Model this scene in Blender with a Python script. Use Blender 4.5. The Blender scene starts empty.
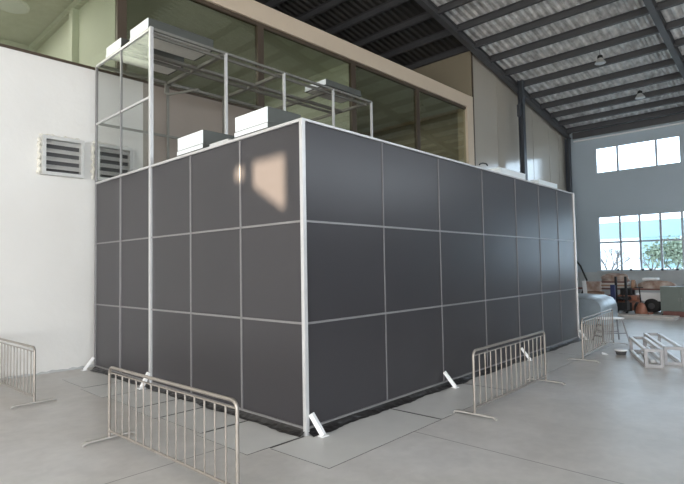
import bpy, bmesh, math, random
from mathutils import Vector, Matrix
random.seed(7)
S = bpy.context.scene
COL = S.collection

# ------------------------------------------------------------------ camera
FPX, YAW, PITCH, ROLL = 518.54, 0.80987, 0.048087, -0.017769
fwd = Vector((math.sin(YAW)*math.cos(PITCH), math.cos(YAW)*math.cos(PITCH), math.sin(PITCH)))
r0 = Vector((math.cos(YAW), -math.sin(YAW), 0)); u0 = r0.cross(fwd)
rt = r0*math.cos(ROLL) + u0*math.sin(ROLL); up = -r0*math.sin(ROLL) + u0*math.cos(ROLL)
cam_d = bpy.data.cameras.new('camera'); cam = bpy.data.objects.new('camera', cam_d); COL.objects.link(cam)
cam.matrix_world = Matrix(((rt.x, up.x, -fwd.x, -3.9716), (rt.y, up.y, -fwd.y, -4.3840), (rt.z, up.z, -fwd.z, 1.88), (0, 0, 0, 1)))
cam_d.sensor_fit = 'HORIZONTAL'; cam_d.sensor_width = 36; cam_d.lens = FPX*36/684
cam_d.clip_end = 300
S.camera = cam

# ------------------------------------------------------------------ world, sun, daylight, exposure
w = bpy.data.worlds.new('world'); S.world = w; w.use_nodes = True
bg = w.node_tree.nodes['Background']; bg.inputs[0].default_value = (0.76, 0.88, 1.0, 1); bg.inputs[1].default_value = 5.0

def area_light(name, loc, rot, sx, sy, power, color, portal=False):
    d = bpy.data.lights.new(name, 'AREA'); d.shape = 'RECTANGLE'; d.size = sx; d.size_y = sy
    d.energy = power; d.color = color
    o = bpy.data.objects.new(name, d); COL.objects.link(o); o.location = loc; o.rotation_euler = rot
    if portal: d.cycles.is_portal = True
    return o
H = math.pi/2
sd = bpy.data.lights.new('sun', 'SUN'); sd.energy = 42; sd.angle = math.radians(0.6); sd.color = (1.0, 0.80, 0.55)
so = bpy.data.objects.new('sun', sd); COL.objects.link(so)
SUN = Vector((1, -0.12, -0.20)).normalized()
so.rotation_euler = SUN.to_track_quat('-Z', 'Y').to_euler(); so.location = (-20, 4, 9)
# added area lights inside the unseen west and south walls; portals at the far windows
area_light('daylight_fill_west_low', (-15.4, -3.5, 2.6), (0, -H, 0), 4.4, 9.0, 1900, (1.0, 0.97, 0.93))
area_light('daylight_fill_west_high', (-15.4, -3.5, 6.6), (0, -H, 0), 1.6, 14.0, 200, (1.0, 0.98, 0.95))
area_light('daylight_fill_south_high', (8.0, -12.1, 6.6), (H, 0, 0), 32.0, 1.6, 260, (0.96, 0.98, 1.0))
area_light('daylight_fill_south_low', (-7.0, -12.1, 2.4), (H, 0, 0), 8.0, 4.4, 420, (1.0, 0.98, 0.95))
area_light('daylight_far_portal_low', (25.95, -1.0, 2.88), (0, H, 0), 2.9, 12.0, 10, (1, 1, 1), True)
area_light('daylight_far_portal_high', (25.95, 2.85, 7.35), (0, H, 0), 1.4, 4.0, 10, (1, 1, 1), True)
S.view_settings.view_transform = 'Standard'; S.view_settings.look = 'None'
S.view_settings.gamma = 1; S.view_settings.use_curve_mapping = False
S.view_settings.exposure = 0.06
S.cycles.use_denoising = True
S.cycles.max_bounces = 10; S.cycles.diffuse_bounces = 6; S.cycles.glossy_bounces = 4; S.cycles.transparent_max_bounces = 16
S.cycles.sample_clamp_indirect = 6.0

# ------------------------------------------------------------------ materials
def srgb(r, g, b):
    f = lambda c: (c/12.92 if c <= .04045 else ((c+.055)/1.055)**2.4)
    return (f(r/255), f(g/255), f(b/255), 1)
def mat(name, col, rough=.5, metal=0., var=0., scale=4., bump=0., bscale=60., col2=None, spec=None, detail=6, coat=0.):
    m = bpy.data.materials.new(name); m.use_nodes = True; nt = m.node_tree; n = nt.nodes; l = nt.links
    b = n['Principled BSDF']; b.inputs['Roughness'].default_value = rough; b.inputs['Metallic'].default_value = metal
    if spec is not None: b.inputs['Specular IOR Level'].default_value = spec
    if coat: b.inputs['Coat Weight'].default_value = coat; b.inputs['Coat Roughness'].default_value = .15
    tc = n.new('ShaderNodeTexCoord')
    nz = n.new('ShaderNodeTexNoise'); nz.inputs['Scale'].default_value = scale; nz.inputs['Detail'].default_value = detail
    l.new(tc.outputs['Object'], nz.inputs['Vector'])
    rp = n.new('ShaderNodeValToRGB'); rp.color_ramp.elements[0].position = .3; rp.color_ramp.elements[1].position = .7
    c2 = col2 if col2 else tuple(c*(1-var) for c in col[:3])+(1,)
    rp.color_ramp.elements[0].color = c2; rp.color_ramp.elements[1].color = col
    l.new(nz.outputs['Fac'], rp.inputs['Fac']); l.new(rp.outputs['Color'], b.inputs['Base Color'])
    if bump:
        n2 = n.new('ShaderNodeTexNoise'); n2.inputs['Scale'].default_value = bscale; n2.inputs['Detail'].default_value = 4
        l.new(tc.outputs['Object'], n2.inputs['Vector'])
        bp = n.new('ShaderNodeBump'); bp.inputs['Strength'].default_value = bump; bp.inputs['Distance'].default_value = .02
        l.new(n2.outputs['Fac'], bp.inputs['Height']); l.new(bp.outputs['Normal'], b.inputs['Normal'])
    return m
def glass(name, tint, refl, rough=.02):
    m = bpy.data.materials.new(name); m.use_nodes = True; nt = m.node_tree; n = nt.nodes; l = nt.links
    n.remove(n['Principled BSDF']); out = n['Material Output']
    t = n.new('ShaderNodeBsdfTransparent'); t.inputs[0].default_value = tint
    g = n.new('ShaderNodeBsdfGlossy'); g.inputs['Roughness'].default_value = rough; g.inputs[0].default_value = (.9, .95, .9, 1)
    mx = n.new('ShaderNodeMixShader');
    pw = n.new('ShaderNodeMath'); pw.operation = 'POWER'; pw.inputs[1].default_value = 4; lw_ = n.new('ShaderNodeLayerWeight'); l.new(lw_.outputs['Facing'], pw.inputs[0])
    ma = n.new('ShaderNodeMath'); ma.operation = 'MULTIPLY_ADD'; ma.inputs[1].default_value = .5; ma.inputs[2].default_value = refl
    l.new(pw.outputs[0], ma.inputs[0]); l.new(ma.outputs[0], mx.inputs[0]); l.new(t.outputs[0], mx.inputs[1]); l.new(g.outputs[0], mx.inputs[2])
    l.new(mx.outputs[0], out.inputs[0])
    return m
def emit(name, col, s):
    m = bpy.data.materials.new(name); m.use_nodes = True; b = m.node_tree.nodes['Principled BSDF']
    b.inputs['Base Color'].default_value = col; b.inputs['Emission Color'].default_value = col; b.inputs['Emission Strength'].default_value = s
    return m

M = {}
M['panel'] = mat('dark_grey_panel', srgb(56, 54, 57), .30, var=.06, scale=1.5, spec=.5)
M['alu'] = mat('white_aluminium', srgb(205, 205, 205), .35, metal=.35, var=.05, scale=8)
M['rail'] = mat('grey_aluminium_strip', srgb(150, 148, 148), .4, metal=.5, var=.08, scale=10)
M['housing_grey'] = mat('grey_housing_sheet', srgb(92, 94, 90), .5, metal=.5, var=.08, scale=5)  # darker grey for fan box housings; their front covers stay white
M['rail_dark'] = mat('dull_grey_strip', srgb(124, 122, 124), .5, metal=.3, var=.08, scale=10)
M['frame_in'] = mat('silver_aluminium', srgb(128, 127, 120), .45, metal=.4, var=.1, scale=6)
M['fan'] = mat('white_painted_sheet', srgb(232, 238, 240), .4, var=.03, scale=5)
M['filter'] = mat('filter_mesh', srgb(205, 203, 196), .7, var=.08, scale=20)
M['film'] = mat('black_film', srgb(38, 36, 36), .35, var=.3, scale=12)
M['sheet'] = mat('grey_floor_board', srgb(196, 195, 192), .42, var=.07, scale=3, bump=.05, bscale=30)
M['steel'] = mat('stainless_tube', srgb(158, 151, 143), .36, metal=.6, var=.1, scale=9)
M['steel_dull'] = mat('dull_steel_bar', srgb(178, 174, 168), .55, metal=.15, var=.15, scale=9)
M['darksteel'] = mat('dark_grey_steel', srgb(82, 82, 84), .5, var=.12, scale=3)
M['darkcol'] = mat('dark_painted_column', srgb(70, 74, 80), .45, var=.1, scale=2)
M['beam'] = mat('beige_painted_beam', srgb(208, 190, 168), .55, var=.05, scale=1.2)
M['mull'] = mat('brown_window_metal', srgb(84, 72, 60), .45, metal=.2, var=.12, scale=4)
M['whitewall'] = mat('white_plaster', srgb(226, 225, 222), .75, var=.05, scale=.8, bump=.25, bscale=7)
M['greybrown_wall'] = mat('grey_brown_wall', srgb(150, 140, 131), .8, var=.06, scale=1.2, bump=.2, bscale=8)
M['office'] = mat('office_paint', srgb(205, 208, 196), .7, var=.03, scale=1)
M['farwall'] = mat('grey_wall_cladding', srgb(185, 192, 198), .5, var=.06, scale=.8)
M['masonry'] = mat('grey_plaster_dado', srgb(190, 192, 192), .8, var=.12, scale=2, bump=.2)
M['louver'] = mat('louver_aluminium', srgb(205, 205, 203), .45, metal=.3, var=.1, scale=12)
M['foam'] = mat('foam_filler', srgb(225, 222, 212), .9, var=.1, scale=20, bump=.5, bscale=60)
M['white'] = mat('white_enamel', srgb(240, 240, 240), .35, var=.03, scale=6)
M['black'] = mat('black_rubber', srgb(28, 28, 30), .6, var=.2, scale=12)
M['orange'] = mat('orange_paint', srgb(158, 104, 82), .5, var=.35, scale=9)
M['tan'] = mat('tan_cardboard', srgb(176, 142, 118), .8, var=.3, scale=7)
M['redbrown'] = mat('red_brown_steel', srgb(120, 78, 70), .6, var=.25, scale=6)
M['greygreen'] = mat('grey_green_paint', srgb(112, 122, 116), .5, var=.1, scale=3)
M['blue'] = mat('dark_blue_paint', srgb(44, 52, 92), .5, var=.2, scale=4)
M['board'] = mat('pale_board', srgb(214, 206, 198), .6, var=.2, scale=6)
M['cloth'] = mat('pale_cloth', srgb(208, 196, 186), .85, col2=srgb(130, 96, 78), scale=3.0, bump=.4, bscale=6)
M['film_silver'] = mat('silver_film', srgb(178, 190, 198), .33, metal=.2, var=.25, scale=3, bump=.5, bscale=5)
M['bluebuild'] = mat('blue_cladding', srgb(138, 164, 170), .6, var=.05, scale=1)
M['whitebuild'] = mat('white_render', srgb(235, 240, 245), .7, var=.03, scale=1)
M['bark'] = mat('bark', srgb(112, 104, 100), .9, var=.3, scale=8)
M['leaf'] = mat('leaf_green', srgb(142, 152, 130), .8, var=.3, scale=5)
M['ground'] = mat('ground_concrete', srgb(190, 188, 182), .9, var=.1, scale=.5)
M['greenglass'] = glass('green_office_glass', (.81, .83, .77, 1), .07)
M['clear'] = glass('window_glass', (.92, .97, 1, 1), .0)
M['acrylic'] = glass('clear_film_pane', (.86, .86, .85, 1), .015, .08)

# cladding: glossy painted panels with fine vertical ribs
def cladding(name, col, rough, axis, pitch=.9, fine=.15):
    m = mat(name, col, rough, var=.05, scale=.6); nt = m.node_tree; n = nt.nodes; l = nt.links
    tc = n.new('ShaderNodeTexCoord'); sp = n.new('ShaderNodeSeparateXYZ'); l.new(tc.outputs['Object'], sp.inputs[0])
    md = n.new('ShaderNodeMath'); md.operation = 'PINGPONG'; md.inputs[1].default_value = fine/2
    l.new(sp.outputs[axis], md.inputs[0])
    bp = n.new('ShaderNodeBump'); bp.inputs['Strength'].default_value = .10; bp.inputs['Distance'].default_value = .05
    l.new(md.outputs[0], bp.inputs['Height']); l.new(bp.outputs['Normal'], n['Principled BSDF'].inputs['Normal'])
    return m
M['clad'] = cladding('beige_glossy_cladding', srgb(182, 174, 162), .16, 0, fine=.3)
M['clad'].node_tree.nodes['Principled BSDF'].inputs['IOR'].default_value = 1.9
M['clad_y'] = cladding('beige_cladding', srgb(150, 140, 120), .45, 1, fine=.3)
M['farclad'] = cladding('far_grey_cladding', srgb(178, 190, 198), .5, 1, fine=.25)

# floor concrete
def floor_mat():
    m = mat('polished_concrete', srgb(202, 200, 198), .32, col2=srgb(186, 181, 174), scale=.35, detail=2); nt = m.node_tree; n = nt.nodes; l = nt.links
    b = n['Principled BSDF']; tc = n.new('ShaderNodeTexCoord'); sp = n.new('ShaderNodeSeparateXYZ'); l.new(tc.outputs['Object'], sp.inputs[0])
    cur = b.inputs['Base Color'].links[0].from_socket
    for sc_, lo, dt in ((2.2, .90, 6), (9.0, .93, 8)):
        nz = n.new('ShaderNodeTexNoise'); nz.inputs['Scale'].default_value = sc_; nz.inputs['Detail'].default_value = dt; nz.inputs['Distortion'].default_value = .4; l.new(tc.outputs['Object'], nz.inputs['Vector'])
        mr = n.new('ShaderNodeMapRange'); mr.interpolation_type = 'SMOOTHSTEP'; mr.inputs['From Min'].default_value = .3; mr.inputs['From Max'].default_value = .7; mr.inputs['To Min'].default_value = lo; mr.inputs['To Max'].default_value = 1.0
        l.new(nz.outputs['Fac'], mr.inputs['Value'])
        mm = n.new('ShaderNodeMix'); mm.data_type = 'RGBA'; mm.blend_type = 'MULTIPLY'; mm.inputs['Factor'].default_value = 1
        l.new(cur, mm.inputs['A']); l.new(mr.outputs[0], mm.inputs['B']); cur = mm.outputs['Result']
    for ax, off in ((0, .9), (1, .39)):
        a = n.new('ShaderNodeMath'); a.operation = 'SUBTRACT'; a.inputs[1].default_value = off; l.new(sp.outputs[ax], a.inputs[0])
        p = n.new('ShaderNodeMath'); p.operation = 'PINGPONG'; p.inputs[1].default_value = 3.0; l.new(a.outputs[0], p.inputs[0])
        c = n.new('ShaderNodeMath'); c.operation = 'LESS_THAN'; c.inputs[1].default_value = .006; l.new(p.outputs[0], c.inputs[0])
        mx = n.new('ShaderNodeMix'); mx.data_type = 'RGBA'; mx.inputs['B'].default_value = srgb(110, 106, 102)
        l.new(c.outputs[0], mx.inputs['Factor']); l.new(cur, mx.inputs['A']); cur = mx.outputs['Result']
    l.new(cur, b.inputs['Base Color'])
    nz = n.new('ShaderNodeTexNoise'); nz.inputs['Scale'].default_value = 3.0; nz.inputs['Detail'].default_value = 6; l.new(tc.outputs['Object'], nz.inputs['Vector'])
    mr = n.new('ShaderNodeMapRange'); mr.inputs['From Min'].default_value = .2; mr.inputs['From Max'].default_value = .8; mr.inputs['To Min'].default_value = .29; mr.inputs['To Max'].default_value = .40
    l.new(nz.outputs['Fac'], mr.inputs['Value']); l.new(mr.outputs[0], b.inputs['Roughness'])
    return m
M['floor'] = floor_mat()
M['shade_sheet'] = mat('roof_sheet_shade_tone', srgb(58, 56, 54), .6, var=.2, scale=2)  # shade over the office bay is put into this sheet's colour
M['foil'] = mat('silver_roof_foil', srgb(242, 240, 238), .42, metal=.25, col2=srgb(176, 174, 172), scale=3, bump=.5, bscale=7)

# ------------------------------------------------------------------ helpers
def box(bm, x0, x1, y0, y1, z0, z1, mtx=None, bev=0):
    vs = [Vector(p) for p in ((x0,y0,z0),(x1,y0,z0),(x1,y1,z0),(x0,y1,z0),(x0,y0,z1),(x1,y0,z1),(x1,y1,z1),(x0,y1,z1))]
    if mtx: vs = [mtx @ v for v in vs]
    v = [bm.verts.new(p) for p in vs]
    fs = [bm.faces.new([v[i] for i in f]) for f in ((0,3,2,1),(4,5,6,7),(0,1,5,4),(1,2,6,5),(2,3,7,6),(3,0,4,7))]
    if bev:
        es = list({e for f in fs for e in f.edges})
        bmesh.ops.bevel(bm, geom=es, offset=bev, segments=2, affect='EDGES', profile=.7)
def bar(bm, p, q, wx, wy, upv=(0, 0, 1)):
    """rectangular bar between two points"""
    p, q = Vector(p), Vector(q); d = q-p; L = d.length; z = d.normalized(); u = Vector(upv)
    if abs(u.dot(z)) > .99: u = Vector((1, 0, 0))
    x = u.cross(z).normalized(); y = z.cross(x)
    m = Matrix(((x.x,y.x,z.x,p.x),(x.y,y.y,z.y,p.y),(x.z,y.z,z.z,p.z),(0,0,0,1)))
    box(bm, -wx/2, wx/2, -wy/2, wy/2, 0, L, m)
def tube(bm, pts, r, seg=10):
    pts = [Vector(p) for p in pts]; rings = []
    n0 = None
    for i, p in enumerate(pts):
        t = ((pts[min(i+1, len(pts)-1)]-p).normalized() + (p-pts[max(i-1, 0)]).normalized()).normalized()
        if n0 is None:
            a = Vector((0, 0, 1)) if abs(t.z) < .9 else Vector((1, 0, 0)); n0 = t.cross(a).normalized()
        else: n0 = (n0 - t*n0.dot(t)).normalized()
        b = t.cross(n0)
        rings.append([bm.verts.new(p + (n0*math.cos(2*math.pi*k/seg)+b*math.sin(2*math.pi*k/seg))*r) for k in range(seg)])
    for a, b in zip(rings, rings[1:]):
        for k in range(seg): bm.faces.new((a[k], a[(k+1)%seg], b[(k+1)%seg], b[k]))
    bm.faces.new(rings[0][::-1]); bm.faces.new(rings[-1])
def lathe(bm, prof, c=(0,0,0), seg=20, mtx=None):
    rings = []
    for r, z in prof:
        vs = []
        for k in range(seg):
            v = Vector((r*math.cos(2*math.pi*k/seg), r*math.sin(2*math.pi*k/seg), z))
            if mtx: v = mtx @ v
            vs.append(bm.verts.new(v+Vector(c)))
        rings.append(vs)
    for a, b in zip(rings, rings[1:]):
        for k in range(seg): bm.faces.new((a[k], a[(k+1)%seg], b[(k+1)%seg], b[k]))
    bm.faces.new(rings[0][::-1]); bm.faces.new(rings[-1])
def B(): return bmesh.new()
def obj(name, bm, m, parent=None, smooth=False):
    bmesh.ops.recalc_face_normals(bm, faces=bm.faces)
    me = bpy.data.meshes.new(name); bm.to_mesh(me); bm.free(); me.materials.append(M[m] if isinstance(m, str) else m)
    if smooth:
        for p in me.polygons: p.use_smooth = True
        try: me.set_sharp_from_angle(angle=math.radians(40))
        except Exception: pass
    o = bpy.data.objects.new(name, me); COL.objects.link(o)
    if parent: o.parent = parent
    return o
def thing(name, label, cat, loc=(0,0,0), rz=0, group=None):
    o = bpy.data.objects.new(name, None); COL.objects.link(o); o.location = loc; o.rotation_euler = (0, 0, rz)
    o.empty_display_size = .2
    o['label'] = label; o['category'] = cat
    if group: o['group'] = group
    return o
def tag(o, label, cat, group=None):
    o['label'] = label; o['category'] = cat
    if group: o['group'] = group
    return o
def struct(name, bm, m, parent=None, smooth=False):
    o = obj(name, bm, m, parent, smooth)
    if not parent: o['kind'] = 'structure'
    return o
def copy_tree(o, parent=None):
    c = o.copy(); COL.objects.link(c)
    if parent: c.parent = parent
    for ch in list(o.children): copy_tree(ch, c)
    return c
def wall_grid(bm, axis, pos, thick, a0, a1, z0, z1, holes):
    """wall slab across 'axis' at pos..pos+thick; a = other horizontal axis; holes = (a0,a1,z0,z1)"""
    As = sorted({a0, a1, *[h[0] for h in holes], *[h[1] for h in holes]})
    Zs = sorted({z0, z1, *[h[2] for h in holes], *[h[3] for h in holes]})
    for i in range(len(As)-1):
        for k in range(len(Zs)-1):
            ca, cz = (As[i]+As[i+1])/2, (Zs[k]+Zs[k+1])/2
            if any(h[0] < ca < h[1] and h[2] < cz < h[3] for h in holes): continue
            if axis == 'x': box(bm, pos, pos+thick, As[i], As[i+1], Zs[k], Zs[k+1])
            else: box(bm, As[i], As[i+1], pos, pos+thick, Zs[k], Zs[k+1])

# ------------------------------------------------------------------ hall shell
XE, XW, YN, YS, YW = 25.7, -15.7, 18.3, -12.4, 6.35
SL = .185
def zr(x): return 8.73+(XE-x)*SL if x >= 5 else 8.73+(x+15.7)*SL     # underside line of the rafters
bm = B(); box(bm, XW-.2, XE+.2, YS-.2, YN+.2, -.2, 0); struct('floor', bm, 'floor')
bm = B(); box(bm, -60, 120, -60, 80, -.5, -.22); struct('ground', bm, 'ground')

# corrugated roof sheet, ribs run down the slope
off = .42
def roof(name, ya, yb, m_):
  bm = B(); ys = []; y = ya
  prof = [(0, 0), (.06, .08), (.15, .08), (.21, 0)]
  while y < yb:
    for dy, dz in prof: ys.append((y+dy, dz))
    y += .29
  ys.append((y, 0))
  for xa, xb in ((XE+.5, 5.0), (5.0, XW-.5)):
    nx = 14; rows = []
    for i in range(nx+1):
        x = xa+(xb-xa)*i/nx
        rows.append([bm.verts.new((x, yy, zr(x)+off+dz + .012*math.sin(x*7+yy*3))) for yy, dz in ys])
    for r1, r2 in zip(rows, rows[1:]):
        for k in range(len(ys)-1): bm.faces.new((r1[k], r1[k+1], r2[k+1], r2[k]))
  c = struct(name, bm, m_)
  sm = c.modifiers.new('thickness', 'SOLIDIFY'); sm.thickness = .02; sm.offset = 1
roof('ceiling', 6.1-64*.29, 6.1-.01, 'foil'); roof('ceiling_office_bay', 6.1, YN+.4, 'shade_sheet')
bm = B(); box(bm, 3.2, 6.8, YS, YN, zr(5)+.2, 15.6); struct('roof_sun_blocker', bm, 'shade_sheet')  # unseen block added to keep the sun off the neighbour building

# far wall (windows face us)
up_win = (.89, 4.82, 6.66, 8.05); low_win = (-6.9, 4.82, 1.43, 4.32)
bm = B(); wall_grid(bm, 'x', XE, .2, YS, YN, 1.36, 9.3, [up_win, low_win]); struct('wall_far', bm, 'farclad')
bm = B(); wall_grid(bm, 'x', XE-.06, .26, YS, YN, 0, 1.36, []); struct('wall_far_dado', bm, 'masonry')
# left wall: plaster below the office, cladding beyond it
bm = B(); box(bm, XW, 1.12, YW, YW+.2, 0, 5.96); lw = struct('wall_left', bm, 'whitewall')
bm = B(); box(bm, 1.12, 14.8, YW, YW+.2, 0, 5.96); struct('wall_left_grey', bm, 'greybrown_wall')  # this stretch of the wall has a darker grey-brown colour
bm = B(); n = 60
ys_ = []
for i in range(n+1):
    x = 15.45+(XE-15.45)*i/n
    ys_.append(x)
v1 = [(x, zr(x)+off-.02) for x in ys_]
for a, b in zip(v1, v1[1:]):
    f = [bm.verts.new(p) for p in ((a[0], YW, 0), (b[0], YW, 0), (b[0], YW, b[1]), (a[0], YW, a[1]))]; bm.faces.new(f)
bmesh.ops.remove_doubles(bm, verts=bm.verts, dist=1e-5)
bmesh.ops.solidify(bm, geom=bm.faces[:], thickness=.1)
struct('wall_left_cladding', bm, 'clad')
# partition across the office bay
bm = B(); box(bm, 15.3, 15.42, YW, YN, 0, zr(15.42)+off-.03); struct('wall_partition', bm, 'clad_y')
for i, (xx, wd) in enumerate(((15.4, .07), (17.55, .02), (21.3, .02), (23.3, .02), (24.6, .02))):
    bm = B(); box(bm, xx-wd/2, xx+wd/2, YW-.035 if i == 0 else YW-.012, YW-.001, 0, zr(xx)+.35); struct('trim_%d' % (i+1), bm, 'mull' if i == 0 else 'clad')
# end walls and the walls behind the camera
def gable(name, y, t, m, holes=()):
    bm = B(); wall_grid(bm, 'y', y, t, XW, XE, 0, 8.7, list(holes))
    for y_ in (y, y+t): pass
    vs = []
    for yy in (y, y+t):
        vs.append([bm.verts.new(p) for p in ((XW, yy, 8.7), (XE, yy, 8.7), (XE, yy, zr(XE)+off), (5, yy, zr(5)+off), (XW, yy, zr(XW)+off))])
    bm.faces.new(vs[0]); bm.faces.new(vs[1][::-1])
    for k in range(5): bm.faces.new((vs[0][k], vs[0][(k+1)%5], vs[1][(k+1)%5], vs[1][k]))
    return struct(name, bm, m)
gable('wall_end', YN, .2, 'farwall')
gable('wall_right', YS-.2, .2, 'farwall', [(-8+(-3), -3, 0, 4.6), (-8, 24, 5.8, 7.4)])
SUNH = [(2.549-.33, 2.549+.30, 5.74, 6.41), (2.549+.49, 2.549+.70, 6.19, 6.38)]  # unseen openings sized to throw the sun patches onto the enclosure
bm = B(); wall_grid(bm, 'x', XW-.2, .2, YS, YN, 0, 9.3, SUNH); struct('wall_behind', bm, 'farwall')
# unseen plate added to cut the sun patch along a diagonal
bm = B(); y_, z_ = 2.549-.33, 5.74
v = [bm.verts.new((XW-.1, y_+.66, z_+.37)), bm.verts.new((XW-.1, y_+.0, z_-.02)), bm.verts.new((XW-.1, y_+.66, z_-.02))]; bm.faces.new(v)
bmesh.ops.solidify(bm, geom=bm.faces[:], thickness=.03); struct('trim_9', bm, 'farwall')

# far windows
def window(n, y0, y1, z0, z1, mulls, rails):
    bm = B(); x = XE+.02; t = .07
    box(bm, x, x+t, y0, y1, z0, z0+.05); box(bm, x, x+t, y0, y1, z1-.05, z1)
    box(bm, x, x+t, y0, y0+.05, z0+.05, z1-.05); box(bm, x, x+t, y1-.05, y1, z0+.05, z1-.05)
    ms = sorted(mulls)
    for m_ in ms: box(bm, x+.004, x+t-.004, m_-.05, m_+.05, z0+.05, z1-.05)
    for r in rails: box(bm, x+.008, x+t-.008, y0+.05, y1-.05, r-.045, r+.045)
    f = struct('window_%d' % n, bm, 'farwall')
    bm = B(); box(bm, x+.03, x+.036, y0+.03, y1-.03, z0+.03, z1-.03); g = obj('pane', bm, 'clear', f)
window(1, *up_win[:2], *up_win[2:], [3.74, 1.95], [])
window(2, *low_win[:2], *low_win[2:], [3.76, 2.84, 1.91, .98, .05, -.88, -1.81, -2.74, -3.67, -4.6, -5.53], [2.93])
bm = B(); box(bm, XE-.16, XE, low_win[0]-.1, low_win[1]+.1, 1.36, 1.42); struct('trim_6', bm, 'masonry')
bm = B(); box(bm, XE-.12, XE, YS, YW-.45, 8.56, 8.62); struct('trim_7', bm, 'white')
bm = B(); box(bm, XE-.22, XE-.14, YS, YW-.45, 8.72, 9.05); struct('trim_8', bm, 'darksteel')

# office over the left wall : glass front, rooms, beige fascia
bm = B(); box(bm, XW, 15.3, YW-.06, 14.5, 8.36, 8.86); struct('trim_10', bm, 'beam')
bm = B(); box(bm, 14.82, 15.3, YW-.06, YW+.4, 5.9, 8.36); struct('trim_11', bm, 'beam')
bm = B(); box(bm, XW, 14.8, YW-.005, 14.5, 5.961, 5.985); struct('floor_office', bm, 'mull')
bm = B(); box(bm, XW, 14.8, YW+.13, 14.3, 8.34, 8.359); struct('ceiling_office', bm, 'office')
bm = B(); box(bm, XW, 14.8, 14.3, 14.5, 5.99, 8.36); struct('wall_office_back', bm, 'office')
bm = B(); box(bm, .55, .70, YW+.1, 14.3, 5.99, 8.36); struct('wall_office_partition', bm, 'office')
bm = B(); box(bm, 7.9, 8.05, YW+.1, 14.3, 5.99, 8.36); struct('wall_office_partition_far', bm, 'office')
bm = B(); box(bm, .43, .55, YW+.1, 12.0, 8.16, 8.36); box(bm, .40, .55, 8.5, 8.72, 5.99, 8.16); box(bm, .40, .55, 11.75, 12.0, 5.99, 8.16); struct('trim_12', bm, 'office')
bm = B(); box(bm, XW, .43, 12.0, 12.15, 5.99, 8.36); struct('wall_office_rear', bm, 'office')
wf = B(); ml = [-6.7, -3.03, .66, 4.33, 7.97, 11.43]
box(wf, XW, 14.82, YW+.0, YW+.10, 8.26, 8.36); box(wf, XW, 14.82, YW, YW+.1, 5.99, 6.02)
for x in ml: box(wf, x-.10, x+.10, YW, YW+.12, 6.02, 8.26)
win = struct('window_3', wf, 'mull')
bm = B(); box(bm, XW, 14.8, YW+.04, YW+.05, 6.0, 8.3); obj('pane', bm, 'greenglass', win)
for i, (x, y, lab) in enumerate([(-.55, 9.7, 'round ceiling lamp in the office behind the glass at top left'), (-4.4, 9.7, 'round ceiling lamp in the next office room to the left')]):
    t = thing('ceiling_lamp', lab, 'lamp', (x, y, 8.34))
    bm = B(); lathe(bm, [(.34, -.07), (.36, -.06), (.36, 0)]); obj('housing', bm, 'white', t, True)
    bm = B(); lathe(bm, [(.31, -.085), (.33, -.072)]); obj('diffuser', bm, 'fan', t)
area_light('office_fill', (-3.5, 9.4, 8.2), (0, 0, 0), 6, 3, 340, (1, .97, .95))  # area fills added to brighten the office rooms; the ceiling lamps are unlit
area_light('office_fill_two', (4.0, 9.4, 8.2), (0, 0, 0), 5, 3, 110, (1, 1, .93))
area_light('office_fill_three', (11.5, 9.4, 8.2), (0, 0, 0), 5, 3, 75, (1, 1, .93))

# ------------------------------------------------------------------ roof steel
def rafter(y, label):
    t = thing('roof_rafter', label, 'beam', (0, y, 0))
    for nm, z0, z1, hw in (('bottom_flange', 0, .018, .11), ('web', .018, .30, .012), ('top_flange', .30, .318, .11)):
        bm = B()
        for xa, xb in ((XE-.16, 5.0), (5.0, XW+.16)):
            vs = [[bm.verts.new((x, s*hw, zr(x)+z)) for s, z in ((-1, z0), (1, z0), (1, z1), (-1, z1))] for x in (xa, xb)]
            for k in range(4): bm.faces.new((vs[0][k], vs[0][(k+1)%4], vs[1][(k+1)%4], vs[1][k]))
            bm.faces.new(vs[0]); bm.faces.new(vs[1][::-1])
        obj(nm, bm, 'darksteel', t)
    return t
rafter(6.08, 'dark sloping roof rafter running down above the left cladding wall')
rafter(-.18, 'dark sloping roof rafter at the right edge of the roof')
ordn = ['first', 'second', 'third', 'fourth', 'fifth', 'sixth', 'seventh', 'eighth', 'ninth', 'tenth', 'eleventh', 'twelfth', 'thirteenth', 'fourteenth']
px_ = [25.1, 24.0, 22.9, 21.7, 20.45, 19.15, 17.85, 16.5, 15.2, 13.85, 12.5, 11.2, 9.9, 8.6]
for i, x in enumerate(px_):
    bm = B(); z = zr(x)+.318-.0; s = math.atan(SL)
    m_ = Matrix.Translation((x, 0, z)) @ Matrix.Rotation(s, 4, 'Y')
    # channel section: web plus two flanges and lips
    box(bm, -.012, .012, YS+.05, YN-.05, -.14, .10, m_); box(bm, .012, .09, YS+.05, YN-.05, -.14, -.128, m_); box(bm, -.09, -.012, YS+.05, YN-.05, .088, .10, m_)
    box(bm, .078, .09, YS+.05, YN-.05, -.128, -.10, m_)
    tag(obj('roof_purlin', bm, 'darksteel'), 'long dark roof purlin, %s counted from the far window wall' % ordn[i], 'beam', 'purlins under the roof sheet')
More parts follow.
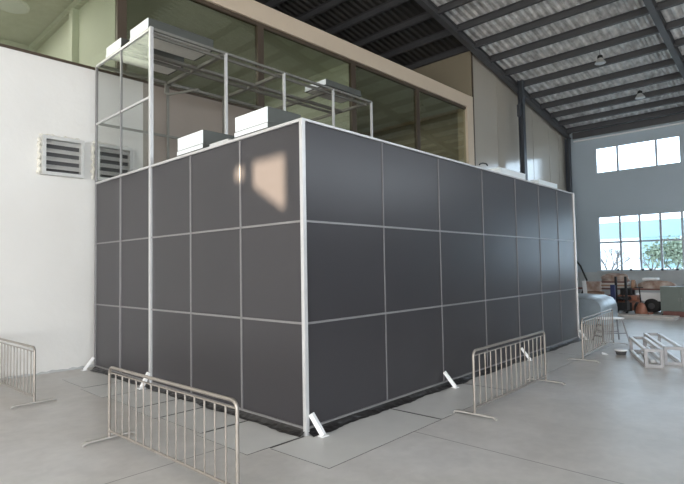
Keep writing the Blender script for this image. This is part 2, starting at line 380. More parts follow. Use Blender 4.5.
# columns on the left wall
def column(x, y, h, lab, bracket=True):
    t = thing('steel_column', lab, 'column', (x, y, 0))
    bm = B(); box(bm, -.14, .14, -.11, -.095, 0, h); box(bm, -.14, .14, .095, .11, 0, h); box(bm, -.01, .01, -.095, .095, 0, h); obj('post', bm, 'darkcol', t)
    bm = B(); box(bm, -.2, .2, -.16, .16, 0, .02); obj('base_plate', bm, 'darkcol', t)
    if bracket:
        bm = B(); box(bm, -.34, -.14, -.07, .07, h-1.75, h-1.2); obj('junction_box', bm, 'darkcol', t)
column(18.95, 5.83, zr(19.3)+.45, 'dark steel column standing against the beige cladding behind the black enclosure')
column(XE-.35, 6.12, zr(XE-.2)-.02, 'dark steel column in the corner between cladding and window wall', False)
# hanging lamp
def highbay(x, y, drop, lab):
    t = thing('high_bay_lamp', lab, 'lamp', (x, y, zr(x)+.33-drop))
    bm = B(); tube(bm, [(0, 0, .25), (0, 0, drop)], .012, 6); obj('hanging_rod', bm, 'darksteel', t)
    bm = B(); lathe(bm, [(.05, .12), (.10, .13), (.10, .22), (.06, .26)]); obj('driver_housing', bm, 'black', t, True)
    bm = B(); lathe(bm, [(.20, -.08), (.19, -.08), (.05, .10), (.09, .125), (.21, -.07)]); obj('lamp_shade', bm, 'louver', t, True)
highbay(18.0, 2.10, .58, 'dark bell shaped lamp hanging from the roof on a thin rod')
highbay(22.3, 1.75, .30, 'small dark lamp close under the roof near the far wall')

# ------------------------------------------------------------------ white wall details
def louver(x0, lab):
    t = thing('wall_louver', lab, 'vent', (x0, YW, 3.71)); W_, H_ = .74, .74
    bm = B(); d = .13
    for a in ((0, W_, 0, .06), (0, W_, H_-.06, H_), (0, .06, .06, H_-.06), (W_-.06, W_, .06, H_-.06)): box(bm, a[0], a[1], -d, 0, a[2], a[3])
    obj('louver_frame', bm, 'louver', t)
    for k in range(4):
        z = .10+k*.155
        bm = B(); bar(bm, (.06, -.07, z+.06), (W_-.06, -.07, z+.06), .014, .115, (0, .75, .8)); obj('louver_blade', bm, 'louver', t)
    bm = B(); box(bm, .06, W_-.06, -.012, -.002, .06, H_-.06); obj('back_plate', bm, 'darksteel', t)
    for top in (True, False):
        bm = B(); rnd = random.Random(3+int(x0*10)+top); n_ = 26; rings = []
        for k in range(n_+1):
            f = k/n_; r = rnd.uniform(.018, .042)*(1 if 0 < k < n_ else .3)
            c = Vector((-.04+f*(W_+.03), -.02, H_+.012+.012*math.sin(k*1.7))) if top else Vector((-.03-.012*math.sin(k*1.3), -.02, f*(H_-.03)))
            d1 = Vector((0, 0, 1)) if top else Vector((1, 0, 0))
            rings.append([bm.verts.new(c+d1*r*math.cos(a*math.pi/4)+Vector((0, -1, 0))*r*.9*math.sin(a*math.pi/4)) for a in range(8)])
        for a, b in zip(rings, rings[1:]):
            for q in range(8): bm.faces.new((a[q], a[(q+1)%8], b[(q+1)%8], b[q]))
        bm.faces.new(rings[0]); bm.faces.new(rings[-1][::-1])
        obj('foam_filler', bm, 'foam', t, True)
louver(-.87, 'grey wall louver with foam around it on the open white wall at far left')
louver(.10, 'grey wall louver seen through the clear panes of the tall frame')
# rough strip at the wall base
bm = B(); rnd = random.Random(5); xs = [XW+.3+i*.09 for i in range(int(16.5/.09))]; prev = None
for x in xs:
    h = .02+.035*rnd.random(); d = .015+.02*rnd.random()
    cur = [bm.verts.new(p) for p in ((x, YW-d, 0), (x, YW-.003, h))]
    if prev: bm.faces.new((prev[0], cur[0], cur[1], prev[1]))
    prev = cur
struct('baseboard_left', bm, 'masonry')

# ------------------------------------------------------------------ black panel enclosure
ZB, ZT = .08, 3.58; ROW = [ZB, ZB+3.5/3, ZB+7/3, ZT]
YC = [0, 1.214, 2.459, 3.70, 4.85, 5.97]
XC = [0, 1.505, 2.95, 4.415, 5.82, 7.01, 8.12, 9.25]
FACE = math.atan2(.27, 9.25)          # the long side is not quite square to the short one
enc = thing('panel_enclosure', 'large enclosure of dark grey panels in a silver frame, taller at its left end', 'enclosure', (0, 0, 0))
for k in range(3):
    for a, b in zip(YC, YC[1:]):
        bm = B(); box(bm, .006, .016, a+.002, b-.002, ROW[k]+.002, ROW[k+1]-.002); obj('panel', bm, 'panel', enc)
    for a, b in zip(XC, XC[1:]):
        bm = B(); box(bm, a+.002, b-.002, .006, .016, ROW[k]+.002, ROW[k+1]-.002); obj('panel', bm, 'panel', enc)
bm = B(); box(bm, 9.23, 9.24, .32, 5.94, ZB, ZT); obj('end_panel', bm, 'panel', enc)
# posts
def post(x, y, wx, wy, z0, z1, m='rail', nm='post'):
    bm = B(); box(bm, x-wx, x+wx, y-wy, y+wy, z0, z1, bev=min(wx, wy)*.25); return obj(nm, bm, m, enc)
for y in YC[1:3]: post(0, y, .010, .012, ZB, ZT)
post(0, 0, .026, .026, 0.0, ZT+.02, 'alu', 'corner_post')
post(0, 3.70, .030, .030, 0.0, 5.93, 'alu', 'corner_post')
post(0, 4.85, .018, .018, ZB, 5.90, 'rail'); post(0, 5.97, .022, .022, ZB, 5.90, 'rail')
for x in XC[1:-1]: post(x, 0, .008, .007, ZB, ZT, 'rail_dark')
post(9.25, 0, .022, .025, 0.0, ZT+.02, 'alu', 'corner_post')
# rails
for z in ROW[:3]:
    bm = B(); box(bm, -.010, .014, .026, 5.95, z-.012, z+.012); obj('rail', bm, 'rail', enc)
    bm = B(); box(bm, .026, 9.225, -.010, .014, z-.012, z+.012); obj('rail', bm, 'rail', enc)
bm = B(); box(bm, -.024, .022, .026, 5.95, ZT-.014, ZT+.02); obj('top_rail', bm, 'alu', enc)
bm = B(); box(bm, .026, 9.225, -.022, .022, ZT-.006, ZT+.02); obj('top_rail', bm, 'alu', enc)
# roof grid of the low part
for y in (1.214, 2.459, 3.70, 5.95):
    bm = B(); box(bm, .02, 9.22, y-.02, y+.02, ZT-.045, ZT-.008); obj('roof_rail', bm, 'frame_in', enc)
for x in XC[1:-1]:
    bm = B(); box(bm, x-.02, x+.02, .05+.03*x, 5.93, ZT-.085, ZT-.046); obj('roof_rail', bm, 'frame_in', enc)
# tall part
TX = [0, 1.46, 2.87, 4.31, 5.64]; ZU, ZM = 5.90, 4.75
for x in TX[1:]:
    post(x, 3.70, .024, .024, .1, ZU, 'alu', 'tall_post'); post(x, 5.90, .024, .024, .1, ZU, 'frame_in', 'tall_post')
def rl(p, q, w_=.045, h_=.05, m='frame_in', nm='tall_rail'):
    bm = B(); bar(bm, p, q, w_, h_); obj(nm, bm, m, enc)
rl((0, 3.73, ZU), (0, 5.97, ZU), .04, .04, 'alu'); rl((0, 3.73, ZM), (0, 5.97, ZM), .03, .035, 'alu')
for x in TX[1:]:
    rl((x, 3.72, ZU), (x, 5.9, ZU), .07, .06); 
rl((.03, 3.70, ZU), (5.66, 3.70, ZU), .045, .045); rl((.03, 3.86, ZU-.03), (5.64, 3.86, ZU-.03), .04, .05)
rl((.03, 4.70, ZU-.01), (5.64, 4.70, ZU-.01), .10, .05); rl((.03, 4.95, ZU-.01), (5.64, 4.95, ZU-.01), .06, .05)
rl((.03, 5.90, ZU), (5.66, 5.90, ZU), .06, .06); rl((.03, 5.90, ZM), (5.64, 5.90, ZM), .04, .045); rl((.03, 5.90, 3.6), (5.64, 5.90, 3.6), .04, .045)
bm = B(); tube(bm, [(1.37, 5.83, 5.86), (1.37, 5.83, 5.66), (1.42, 5.75, 5.62), (1.70, 5.05, 5.62)], .028, 8); obj('support_pipe', bm, 'frame_in', enc, True)
for a, b in ((3.735, 4.83), (4.87, 5.945)):
    for z0, z1 in ((ZT+.025, ZM-.02), (ZM+.02, ZU-.022)):
        bm = B(); box(bm, -.002, .002, a, b, z0, z1); obj('clear_pane', bm, 'acrylic', enc)
# brackets at the feet
def bracket(p, d):
    bm = B(); p = Vector(p); d = Vector(d); side = Vector((-d.y, d.x, 0)).normalized()
    top = p+Vector((0, 0, .24)); foot = p+d
    bar(bm, top, foot+Vector((0, 0, .022)), .055, .05); box(bm, foot.x-.05, foot.x+.05, foot.y-.04, foot.y+.04, .009, .021)
    obj('foot_bracket', bm, 'white', enc)
bracket((.045, -.035, 0), (.05, -.14, 0)); bracket((2.93, -.025, 0), (.07, -.14, 0)); bracket((5.80, -.025, 0), (.07, -.14, 0))
bracket((-.04, 3.70, 0), (-.12, .0, 0)); bracket((-.03, 5.98, 0), (-.15, .05, 0)); bracket((9.23, -.03, 0), (.07, -.13, 0))
# black film skirt
def skirt(p, q, out):
    bm = B(); p, q, out = Vector(p), Vector(q), Vector(out); L_ = (q-p).length; n_ = int(L_/.06); rows = []
    rnd = random.Random(int(L_*100))
    for i in range(n_+1):
        c = p.lerp(q, i/n_); w_ = .10+.025*math.sin(i*.37)*math.sin(i*.11+1)+rnd.uniform(-.012, .012)
        rows.append([bm.verts.new(c+Vector((0, 0, .075))), bm.verts.new(c+out*(.015+.02*rnd.random())+Vector((0, 0, .045))),
                     bm.verts.new(c+out*w_*.55+Vector((0, 0, .012+.02*rnd.random()))), bm.verts.new(c+out*w_+Vector((0, 0, .009)))])
    for a, b in zip(rows, rows[1:]):
        for k in range(3): bm.faces.new((a[k], a[k+1], b[k+1], b[k]))
    obj('black_film_skirt', bm, 'film', enc)
skirt((0, 0, 0), (0, 5.97, 0), (-1, 0, 0)); skirt((0, 0, 0), (9.25, 0, 0), (0, -1, 0))
for o in enc.children:                                     # turn the long side's parts about the front corner
    vs = [v.co for v in o.data.vertices]
    if max(v.x for v in vs) > .3 and max(v.y for v in vs) < .08 and min(v.y for v in vs) > -.45: o.rotation_euler.z = FACE


# fan filter boxes on top
def fan_box(x0, x1, y0, y1, z0, h, lab, m_='housing_grey'):
    t = thing('fan_filter_box', lab, 'fan unit', ((x0+x1)/2, (y0+y1)/2, z0), 0, None)
    a, b = (x1-x0)/2, (y1-y0)/2
    bm = B(); box(bm, -a+.012, a-.012, -b+.012, b-.012, h*.27, h, bev=.006); obj('housing', bm, m_, t)
    bm = B(); box(bm, -a, a, -b, b, 0, h*.25, bev=.004); obj('base_frame', bm, m_, t)
    if m_ == 'housing_grey':
        bm = B(); box(bm, -a+.0, -a+.0119, -b+.014, b-.014, h*.28, h-.006, bev=.003); obj('front_cover', bm, 'fan', t)
        bm = B(); box(bm, -a-.006, -a-.0002, -b+.004, b-.004, .006, h*.24, bev=.002); obj('lower_cover', bm, 'fan', t)
    bm = B(); box(bm, -a+.05, a-.05, -b+.05, b-.05, -.012, 0); obj('filter', bm, 'filter', t)
    return t
fan_box(-.01, .60, 2.10, 2.83, ZT+.02+.012, .275, 'low white fan box on the dark enclosure beside the tall frame')
fan_box(-.01, .56, .615, 1.32, ZT+.02+.012, .275, 'white fan box on the dark enclosure nearest the front corner')
fan_box(.0, 1.28, 3.80, 4.50, ZU+.036, .20, 'white fronted fan box on the tall frame, right one of the pair')
fan_box(.0, 1.28, 4.87, 5.53, ZU+.036, .20, 'white fronted fan box on the tall frame, nearest the left wall')
fan_box(4.07, 5.27, 3.68, 4.38, ZU+.05, .14, 'flat grey fan box at the far end of the tall frame')
fan_box(5.93, 7.15, .52, 1.14, ZT+.032, .26, 'white fan box on the long side of the enclosure before the far column', 'fan')
fan_box(7.86, 8.96, .52, 1.14, ZT+.032, .22, 'white fan box on the long side of the enclosure nearest its far end', 'fan')
bm = B(); box(bm, .02, .10, 1.52, 1.98, ZT+.02, ZT+.07, bev=.004); tag(obj('metal_channel', bm, 'alu'), 'short pale metal channel lying on the enclosure roof between two fan boxes', 'channel')
bm = B(); tube(bm, [(4.16, .03, ZT+.03), (4.20, .03, ZT+.055), (4.30, .04, ZT+.08), (4.42, .04, ZT+.085), (4.47, .04, ZT+.06)], .012, 8); tag(obj('cable_end', bm, 'black', smooth=True), 'short black cable end curling up from the enclosure roof edge', 'cable')

# ------------------------------------------------------------------ floor boards around the enclosure
segs = [(-.53, 1.455), (1.47, 3.33), (3.345, 5.2), (5.215, 7.0), (7.015, 9.1)]
rb = ['at the front corner', 'second from the front corner', 'third from the front corner', 'fourth from the front corner', 'at the far end']
def sheet_obj(bm):
    o = obj('floor_board', bm, 'sheet'); o.data.materials.append(M['film'])
    for p in o.data.polygons:
        if abs(p.normal.z) < .5: p.material_index = 1
    return o
for (a, b), s in zip(segs, rb):
    bm = B(); box(bm, a, b, -.85, -.012, .0, .004); o = tag(sheet_obj(bm), 'thin grey floor board along the long dark side, %s' % s, 'board', 'boards laid around the enclosure'); o.rotation_euler.z = FACE
segs = [(.012, .965), (.985, 1.945), (1.965, 2.62), (2.64, 3.6), (3.62, 4.50), (4.52, 5.5)]
for i, ((a, b), s) in enumerate(zip(segs, ['nearest the front corner', 'second from the front corner', 'third from the front corner', 'fourth from the front corner', 'fifth from the front corner', 'nearest the white wall'])):
    bm = B(); box(bm, -.80+(.06 if i % 2 else 0), -.012, a, b, .0, .004); tag(sheet_obj(bm), 'thin grey floor board along the short dark side, %s' % s, 'board', 'boards laid around the enclosure')

for (a, b, c, d), lab in [((1.456, 1.469, -.85, -.02), 'between the first two floor boards of the long side'), ((3.331, 3.344, -.85, -.02), 'between the second and third floor board of the long side'),
                          ((-.52, -.05, -.012, .0), 'across the floor boards at the front corner'), ((-.72, -.02, .966, .984), 'between the first two floor boards of the short side'),
                          ((-.72, -.02, 1.946, 1.964), 'between the second and third floor board of the short side'), ((-.72, -.02, 2.621, 2.639), 'between the third and fourth floor board of the short side')]:
    bm = B(); e = .012
    if b-a > d-c: c -= e*.5; d += e*.5
    else: a -= e*.5; b += e*.5
    box(bm, a, b, c, d, .004, .006); o = tag(obj('joint_strip', bm, 'film'), 'dark strip ' + lab, 'strip', 'dark joints of the floor boards'); o.rotation_euler.z = FACE if a > 1 else 0

# ------------------------------------------------------------------ crowd barriers
def barrier(L_, label, loc, rz):
    t = thing('crowd_barrier', label, 'barrier', loc, rz, 'metal barriers around the enclosure')
    r = .0165; Hh = .805; z0 = .022; c = .07
    pts = [(0, 0, z0+.012), (0, 0, Hh-c)]
    for k in range(1, 6): a = k*math.pi/12*1.0; pts.append((c-c*math.cos(k*math.pi/12), 0, Hh-c+c*math.sin(k*math.pi/12)))
    pts.append((c, 0, Hh)); pts.append((L_-c, 0, Hh))
    for k in range(1, 6): pts.append((L_-c+c*math.sin(k*math.pi/12), 0, Hh-c+c*math.cos(k*math.pi/12)))
    pts += [(L_, 0, Hh-c), (L_, 0, z0)]
    bm = B(); tube(bm, pts, r, 12); obj('outer_frame', bm, 'steel', t, True)
    bm = B(); tube(bm, [(r*.5, 0, .105), (L_-r*.5, 0, .105)], .015, 10); obj('bottom_rail', bm, 'steel', t, True)
    bm = B(); tube(bm, [(r*.5, 0, Hh-.06), (L_-r*.5, 0, Hh-.06)], .009, 8); obj('upper_rail', bm, 'steel', t, True)
    for k in range(1, 15):
        x = L_*k/15
        bm = B(); tube(bm, [(x, 0, .115), (x, 0, Hh-.058)], .0090, 8); obj('bar', bm, 'steel', t, True)
    for x in (.0, L_):
        bm = B(); prof_ = [(-.29, .010), (-.25, .034), (.25, .034), (.29, .010)]
        for (ya, za), (yb, zb) in zip(prof_, prof_[1:]): bar(bm, (x, ya, za), (x, yb, zb), .05, .016)
        obj('foot', bm, 'steel_dull', t)
    return t
def place(p, q, label, L_=None):
    d = Vector(q)-Vector(p); return barrier(d.length if L_ is None else L_, label, (p[0], p[1], 0), math.atan2(d.y, d.x))
place((-1.53, 1.575), (-1.48, -.80), 'steel crowd barrier closest to the camera, in front of the short dark side')
place((-1.60, 3.99), (-1.68, 6.25), 'steel crowd barrier beside the white wall at the left edge')
place((1.865, -1.05), (4.22, -.975), 'steel crowd barrier before the middle of the long dark side')
place((6.40, -.80), (8.95, -.60), 'steel crowd barrier by the far end of the dark enclosure')
# ------------------------------------------------------------------ white frames, stool, tub at the right
def long_frame(loc, rz, L_, W_, H_, label):
    t = thing('display_stand_frame', label, 'frame', loc, rz, 'white open frames lying on the floor'); b = .055
    for yy in (0, -W_):
        for z in (0, H_-b):
            bm = B(); box(bm, b, L_-b, yy-b if yy == 0 else yy, yy if yy == 0 else yy+b, z, z+b, bev=.004); obj('long_rail', bm, 'white', t)
    for x in (0, L_-b):
        for yy in (0, -W_+b):
            bm = B(); box(bm, x, x+b, yy-b, yy, 0, H_, bev=.004); obj('upright', bm, 'rail', t)
        for z in (0, H_-b):
            bm = B(); box(bm, x, x+b, -W_+b, -b, z, z+b, bev=.004); obj('cross_rail', bm, 'rail', t)
az = math.atan2(.382, .924)
long_frame((6.46, -1.83, 0), az, 1.74, .30, .33, 'white open metal frame on the floor, left one of two')
long_frame((6.93, -2.035, 0), az, 2.06, .32, .33, 'white open metal frame on the floor, right one of two')
bm = B(); bar(bm, (7.0, -1.85, .03), (7.9, -1.47, .03), .10, .05); tag(obj('aluminium_profile', bm, 'white'), 'loose white metal profile lying inside the left open frame', 'profile')
# stool
t = thing('step_stool', 'white topped folding step stool behind the far barrier', 'stool', (9.45, -.40, 0), math.radians(-42))
bm = B(); box(bm, -.27, .27, -.15, .15, .53, .56, bev=.008); obj('seat', bm, 'white', t)
for sx in (-1, 1):
    for sy in (-1, 1):
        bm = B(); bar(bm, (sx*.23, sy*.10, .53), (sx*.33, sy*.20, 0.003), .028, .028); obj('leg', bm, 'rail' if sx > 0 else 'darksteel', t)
for k in range(3):
    z = .13+k*.13; s_ = .10+.10*(1-z/.53); xx = -.23-.10*(1-z/.53)
    bm = B(); bar(bm, (xx, -s_, z), (xx, s_, z), .03, .03); obj('rung', bm, 'darksteel', t)
for z in (.2,):
    for sy in (-1, 1):
        bm = B(); bar(bm, (-.29, sy*.16, z), (.29, sy*.16, z), .02, .02); obj('stretcher', bm, 'rail', t)
t = thing('plastic_tub', 'small dark tub with a white lid on the floor beside the open frames', 'tub', (7.60, -1.13, 0))
bm = B(); lathe(bm, [(.085, 0), (.105, .08), (.108, .085)]); obj('tub', bm, 'darksteel', t, True)
bm = B(); lathe(bm, [(.12, .085), (.125, .09), (.12, .108), (.05, .115)]); obj('lid', bm, 'white', t, True)
bm = B(); v = [(-.06, -.04, .0), (.06, -.05, .004), (.07, .03, .03), (0, .06, .05), (-.05, .04, .01)]
f = bm.faces.new([bm.verts.new(p) for p in v]); bmesh.ops.solidify(bm, geom=[f], thickness=.002)
o = tag(obj('paper_scrap', bm, 'white'), 'crumpled white paper scrap on the floor by the far barrier', 'paper'); o.location = (7.38, -.89, .004)

# ------------------------------------------------------------------ clutter at the far end
# film wrapped bundle
bm = B(); N = 24; prof_ = []
for k in range(N+1):
    a = math.pi*k/N
    y_ = -math.cos(a)*abs(math.cos(a))**-.45*1.0 if abs(math.cos(a)) > 1e-6 else 0; z_ = abs(math.sin(a))**.32
    prof_.append((y_, z_))
rows = []
rnd = random.Random(2)
for i in range(9):
    x = i*.2; s_ = 1 if 0 < i < 8 else .94
    rows.append([bm.verts.new((x, .90*s_*py+rnd.uniform(-.01, .01), .86*s_*pz+rnd.uniform(-.01, .01) if pz > .01 else 0)) for py, pz in prof_])
for a, b in zip(rows, rows[1:]):
    for k in range(N): bm.faces.new((a[k], a[k+1], b[k+1], b[k]))
bm.faces.new(rows[0]); bm.faces.new(rows[-1][::-1])
o = tag(obj('wrapped_bundle', bm, 'film_silver', smooth=True), 'large silver film wrapped bundle beyond the end of the enclosure', 'bundle'); o.location = (12.6, 1.62, 0)
# blue upright stand
t = thing('blue_stand', 'dark blue upright stand beside the silver bundle', 'stand', (15.0, 1.12, 0))
bm = B(); box(bm, -.05, .05, -.07, .07, .02, 1.12, bev=.01); obj('post', bm, 'blue', t)
bm = B(); box(bm, -.12, .12, -.16, .16, 0, .02); obj('base_plate', bm, 'blue', t)
# low stack of sheets
t = None
for k, (dx, lab) in enumerate([(0, 'lowest pale sheet of the low stack on the far floor'), (.05, 'middle pale sheet of the low stack on the far floor'), (-.03, 'topmost pale sheet of the low stack on the far floor')]):
    bm = B(); box(bm, -.30, .30, -.95, .95, 0, .035, bev=.004)
    o = tag(obj('panel_sheet', bm, 'sheet' if k < 2 else 'board'), lab, 'sheet', 'pale sheets stacked on the far floor'); o.location = (15.5+dx*.5, .35+.5*dx, .036*k); o.rotation_euler.z = math.radians(-1.0*k)
# workbench / rack along y
t = thing('work_bench', 'long brown bench piled with material under the far windows', 'bench', (18.6, 1.6, 0))
bm = B(); box(bm, -.4, .4, -1.9, 1.9, .80, .86); obj('bench_top', bm, 'redbrown', t)
for sx in (-.34, .34):
    for sy in (-1.8, -.1, 1.8):
        bm = B(); box(bm, sx-.04, sx+.04, sy-.04, sy+.04, 0, .80); obj('leg', bm, 'darksteel', t)
bm = B(); box(bm, -.35, .35, -1.8, 1.8, .25, .28); obj('shelf', bm, 'redbrown', t)
# boxes below the bench
rnd = random.Random(11)
for i, (y, w_, h, m_, lab) in enumerate([(2.9, .35, .38, 'tan', 'tan carton on the bench shelf, leftmost'), (2.35, .4, .3, 'redbrown', 'brown carton on the bench shelf beside the tan one'), (1.7, .3, .36, 'tan', 'tan carton on the bench shelf behind the forklift')]):
    bm = B(); box(bm, -.2, .2, -w_/2, w_/2, 0, h, bev=.01); o = tag(obj('carton', bm, m_), lab, 'box', 'cartons on the bench shelf'); o.location = (18.5, y, .28)
# heap of boards and cloth on the bench
z = .86
for i, (w_, h, m_, lab) in enumerate([(1.15, .07, 'board', 'pale board on the bench, lowest under the draped cloth'), (1.05, .06, 'tan', 'tan board on the bench, second under the draped cloth'), (1.1, .07, 'board', 'pale board on the bench, third under the draped cloth'), (.95, .06, 'redbrown', 'brown board on the bench directly under the draped cloth')]):
    bm = B(); box(bm, -.3, .3, -w_/2, w_/2, 0, h, bev=.006); o = tag(obj('stacked_board', bm, m_), lab, 'board', 'boards stacked on the bench'); o.location = (18.55, 2.06+.05*(i % 2), z); o.rotation_euler.z = .05*(i-1); z += h+.001
def blob(name, m_, lab, cat, loc, sx, sy, sz, seed, lump=.18, group=None):
    bm = B(); bmesh.ops.create_icosphere(bm, subdivisions=4, radius=1)
    from mathutils import noise
    for v in bm.verts:
        n_ = noise.noise(v.co*1.7+Vector((seed, 0, 0)))+.4*noise.noise(v.co*4+Vector((0, seed, 0)))
        c = v.co*(1+lump*n_); 
        c = Vector((math.copysign(abs(c.x)**.7, c.x)*sx, math.copysign(abs(c.y)**.7, c.y)*sy, max(c.z, -.35)*sz+.35*sz))
        v.co = c
    o = tag(obj(name, bm, m_, smooth=True), lab, cat, group); o.location = loc; return o
blob('draped_cloth', 'cloth', 'crumpled pale brown cloth heaped on the board stack under the windows', 'cloth', (18.55, 2.05, z), .3, .50, .22, 3, .3)
blob('fabric_roll', 'cloth', 'long pale wrapped roll on the right part of the bench', 'roll', (18.5, .60, .86), .28, .62, .22, 8, .12)
blob('sack', 'tan', 'tan sack on the bench between the cloth heap and the long roll', 'sack', (18.42, 1.36, .86), .2, .08, .24, 5, .2)
bm = B(); box(bm, -.2, .2, -.25, .25, 0, .09, bev=.01); o = tag(obj('white_tray', bm, 'white'), 'white tray lying on top of the long pale roll', 'tray'); o.location = (18.5, .78, 1.165)
# leaning board, hose, cartons next to the corner
bm = B(); bar(bm, (16.35, 2.42, 0.02), (16.50, 2.55, 1.20), .14, .03, (1, 0, 0)); tag(obj('leaning_board', bm, 'white'), 'narrow white board leaning near the far end of the enclosure', 'board')
bm = B(); tube(bm, [(17.3, 3.15, .02), (17.35, 2.9, .75), (17.4, 2.75, 1.2), (17.5, 3.0, 1.75), (17.6, 3.3, 2.1)], .035, 8); tag(obj('hose', bm, 'black', smooth=True), 'black hose slanting up beside the leaning white board', 'hose')
for i, (y, zc, m_, lab) in enumerate([(2.35, 0, 'redbrown', 'red brown crate at the foot of the pile near the enclosure end'), (2.30, .42, 'tan', 'tan crate in the middle of the pile near the enclosure end'), (2.38, .80, 'cloth', 'pale crate topmost of the pile near the enclosure end')]):
    bm = B(); box(bm, -.2, .2, -.28, .28, 0, .40 if i == 0 else .36, bev=.015); box(bm, -.22, .22, -.30, .30, .30, .33)
    o = tag(obj('crate', bm, m_), lab, 'crate', 'crates piled near the enclosure end'); o.location = (16.9, y, zc+ (.0 if i == 0 else .001)); o.rotation_euler.z = .1*i

# forklift
t = thing('forklift', 'small orange forklift with a dark mast in front of the bench', 'forklift', (16.7, 1.28, 0))
bm = B(); box(bm, -.15, .75, -.42, .42, .14, .46, bev=.05); obj('chassis', bm, 'orange', t)
bm = B(); box(bm, .25, .75, -.40, .40, .46, .66, bev=.06); obj('counterweight', bm, 'orange', t)
bm = B(); box(bm, .0, .4, -.2, .2, .5, .62, bev=.04); box(bm, .36, .46, -.2, .2, .55, .92, bev=.04); obj('seat', bm, 'black', t)
bm = B(); bar(bm, (-.10, 0, .46), (.02, 0, .80), .03, .03); obj('steering_column', bm, 'black', t)
wm = Matrix.Rotation(H, 4, 'X')
for x, r in ((.0, .22), (.6, .19)):
    for y in (-.46, .38):
        bm = B(); lathe(bm, [(r*.8, -.0), (r, .02), (r, .10), (r*.8, .12)], (x, y+.08, r), 22, wm); wl = obj('wheel', bm, 'black', t, True)
        bm = B(); lathe(bm, [(r*.45, -.006), (r*.4, .126)], (x, y+.08, r), 16, wm); obj('wheel_hub', bm, 'orange', wl, True)
for y in (-.17, .15):
    bm = B(); box(bm, -.30, -.22, y-.035, y+.035, .04, 1.36); obj('mast_post', bm, 'black', t)
bm = B(); box(bm, -.31, -.21, -.20, .18, .55, .62); obj('mast_crossbar', bm, 'black', t)
bm = B(); box(bm, -.34, -.31, -.36, .36, .14, .44); obj('fork_carriage', bm, 'black', t)
for y in (-.25, .2):
    bm = B(); box(bm, -.36, -.34, y-.04, y+.04, .15, .5); box(bm, -.84, -.36, y-.04, y+.04, .15, .175); obj('fork', bm, 'darksteel', t)
# orange cone-like jack / barrow
t = thing('hand_pallet_jack', 'orange red hand pallet jack between forklift and white cart', 'pallet jack', (15.98, .53, .0))
bm = B(); lathe(bm, [(.17, .10), (.19, .14), (.16, .30), (.11, .42), (.06, .48)]); obj('pump_body', bm, 'orange', t, True)
bm = B(); bar(bm, (-.02, 0, .46), (-.16, 0, 1.02), .03, .03); bar(bm, (-.16, -.12, 1.0), (-.16, .12, 1.0), .03, .03); obj('handle', bm, 'black', t)
for y in (-.16, .16):
    bm = B(); box(bm, .12, .6, y-.06, y+.06, .06, .12, bev=.01); obj('fork', bm, 'orange', t)
bm = B(); lathe(bm, [(.09, 0), (.1, .01), (.1, .09), (.09, .1)], (0, .05, .10), 18, wm); obj('wheel', bm, 'black', t, True)
# white cart
t = thing('white_cart', 'white bodied cart with big black wheels right of the forklift', 'cart', (17.86, .60, 0))
bm = B(); box(bm, -.2, .32, -.52, .50, .42, .72, bev=.03); box(bm, -.2, .32, -.52, -.36, .22, .42); box(bm, -.2, .32, .36, .50, .22, .42); obj('body', bm, 'white', t)
wy = Matrix.Rotation(H, 4, 'Y')
bm = B(); lathe(bm, [(.20, 0), (.26, .02), (.26, .10), (.20, .12)], (-.33, -.02, .26), 26, wy); wl = obj('wheel', bm, 'black', t, True)
bm = B(); lathe(bm, [(.11, -.008), (.10, .128)], (-.33, -.02, .26), 18, wy); obj('wheel_hub', bm, 'darksteel', wl, True)
bm = B(); lathe(bm, [(.20, 0), (.26, .02), (.26, .10), (.20, .12)], (.18, -.02, .26), 26, wy); wl = obj('wheel', bm, 'black', t, True)
bm = B(); box(bm, -.3, .3, -.05, .01, .23, .29); obj('axle', bm, 'darksteel', t)
# grey green cabinet and red brown beam
t = thing('tool_cabinet', 'low grey green cabinet at the right edge below the windows', 'cabinet', (17.1, -.45, 0))
bm = B(); box(bm, -.28, .28, -.62, .58, .06, 1.0, bev=.01); obj('body', bm, 'greygreen', t)
for y0, y1 in ((-.61, -.03), (-.01, .57)):
    bm = B(); box(bm, -.296, -.281, y0, y1, .10, .96, bev=.004); d = obj('door', bm, 'greygreen', t)
    bm = B(); box(bm, -.315, -.296, -.06 if y0 < -.1 else .02, -.05 if y0 < -.1 else .03, .5, .62); obj('handle', bm, 'rail', d)
bm = B(); box(bm, -.26, .26, -.6, .56, 0, .06); obj('plinth', bm, 'black', t)
bm = B(); box(bm, 16.5, 16.68, -2.0, .0, 0, .17, bev=.01); tag(obj('steel_beam', bm, 'redbrown'), 'red brown beam lying on the floor before the grey green cabinet', 'beam')
bm = B(); box(bm, XE-2.0, XE-1.0, -3.2, .45, 0, 1.12, bev=.03); tag(obj('covered_bench', bm, 'masonry'), 'grey covered bench under the right part of the low windows', 'bench')
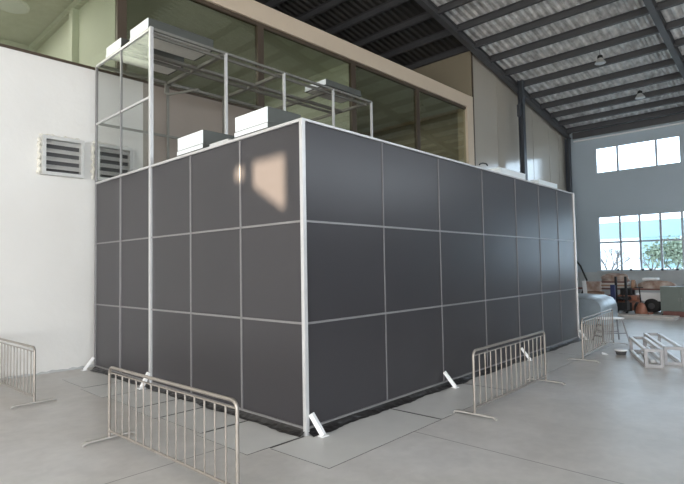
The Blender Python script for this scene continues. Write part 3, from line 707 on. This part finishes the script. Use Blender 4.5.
# odds on the window sill
rnd = random.Random(21)
for i in range(6):
    y = [3.9, 3.3, 2.75, 2.4, 1.9, 1.25][i]
    bm = B(); lathe(bm, [(.05, 0), (.06, .02), (.055, .09), (.02, .12)], seg=10)
    o = tag(obj('sill_jar', bm, 'darksteel', smooth=True), 'small dark pot on the sill of the low window, %s from the left' % ordn[i], 'pot', 'pots on the window sill'); o.location = (XE-.08, y, 1.42)

# ------------------------------------------------------------------ outside
t = thing('neighbour_building', 'pale building with a light blue band outside the low windows', 'building', (50, 5, -.22))
bm = B(); box(bm, 0, 10, -18, 16, 0, 4.35); obj('wall', bm, 'whitebuild', t)
bm = B(); box(bm, -.1, 10, -18.1, 16.1, 4.35, 5.9); obj('blue_band', bm, 'bluebuild', t)
bm = B(); box(bm, -.04, .0, .6, 3.8, 1.5, 4.35); obj('blue_panel', bm, 'bluebuild', t)
bm = B(); box(bm, -.06, .0, -.3, .5, 1.9, 2.9); obj('window', bm, 'darksteel', t)
def tree(x, y, h, lab, leafy, seed):
    t = thing('outdoor_tree', lab, 'tree', (x, y, -.22)); rnd = random.Random(seed); bm = B()
    def grow(p, d, L_, r, dep):
        q = p+d*L_; tube(bm, [p, p.lerp(q, .5)+Vector((rnd.uniform(-.03, .03), rnd.uniform(-.03, .03), 0)), q], r, 5)
        ends.append(q)
        if dep == 0: return
        for _ in range(3):
            nd = (d+Vector((rnd.uniform(-.7, .7), rnd.uniform(-.8, .8), rnd.uniform(-.1, .5)))).normalized(); grow(q, nd, L_*.72, r*.6, dep-1)
    ends = []; grow(Vector((0, 0, 0)), Vector((0, 0, 1)), h*.33, .10, 4); obj('branches', bm, 'bark', t)
    if leafy:
        bm = B()
        for e in ends:
            for _ in range(12):
                c = e+Vector([rnd.gauss(0, .35) for _ in range(3)]); a = Vector([rnd.uniform(-1, 1) for _ in range(3)]).normalized()*.13; b = a.cross(Vector((rnd.random(), rnd.random(), rnd.random()))).normalized()*.09
                bm.faces.new([bm.verts.new(v) for v in (c-a, c-b, c+a, c+b)])
        obj('foliage', bm, 'leaf', t)
tree(36, 7.4, 3.4, 'bare grey tree outside the left part of the low window', False, 1)
tree(44, 6.5, 3.4, 'bare thin tree outside the middle of the low window', False, 4)
tree(42, 4.55, 3.6, 'green leafy tree outside the right part of the low window', True, 2)
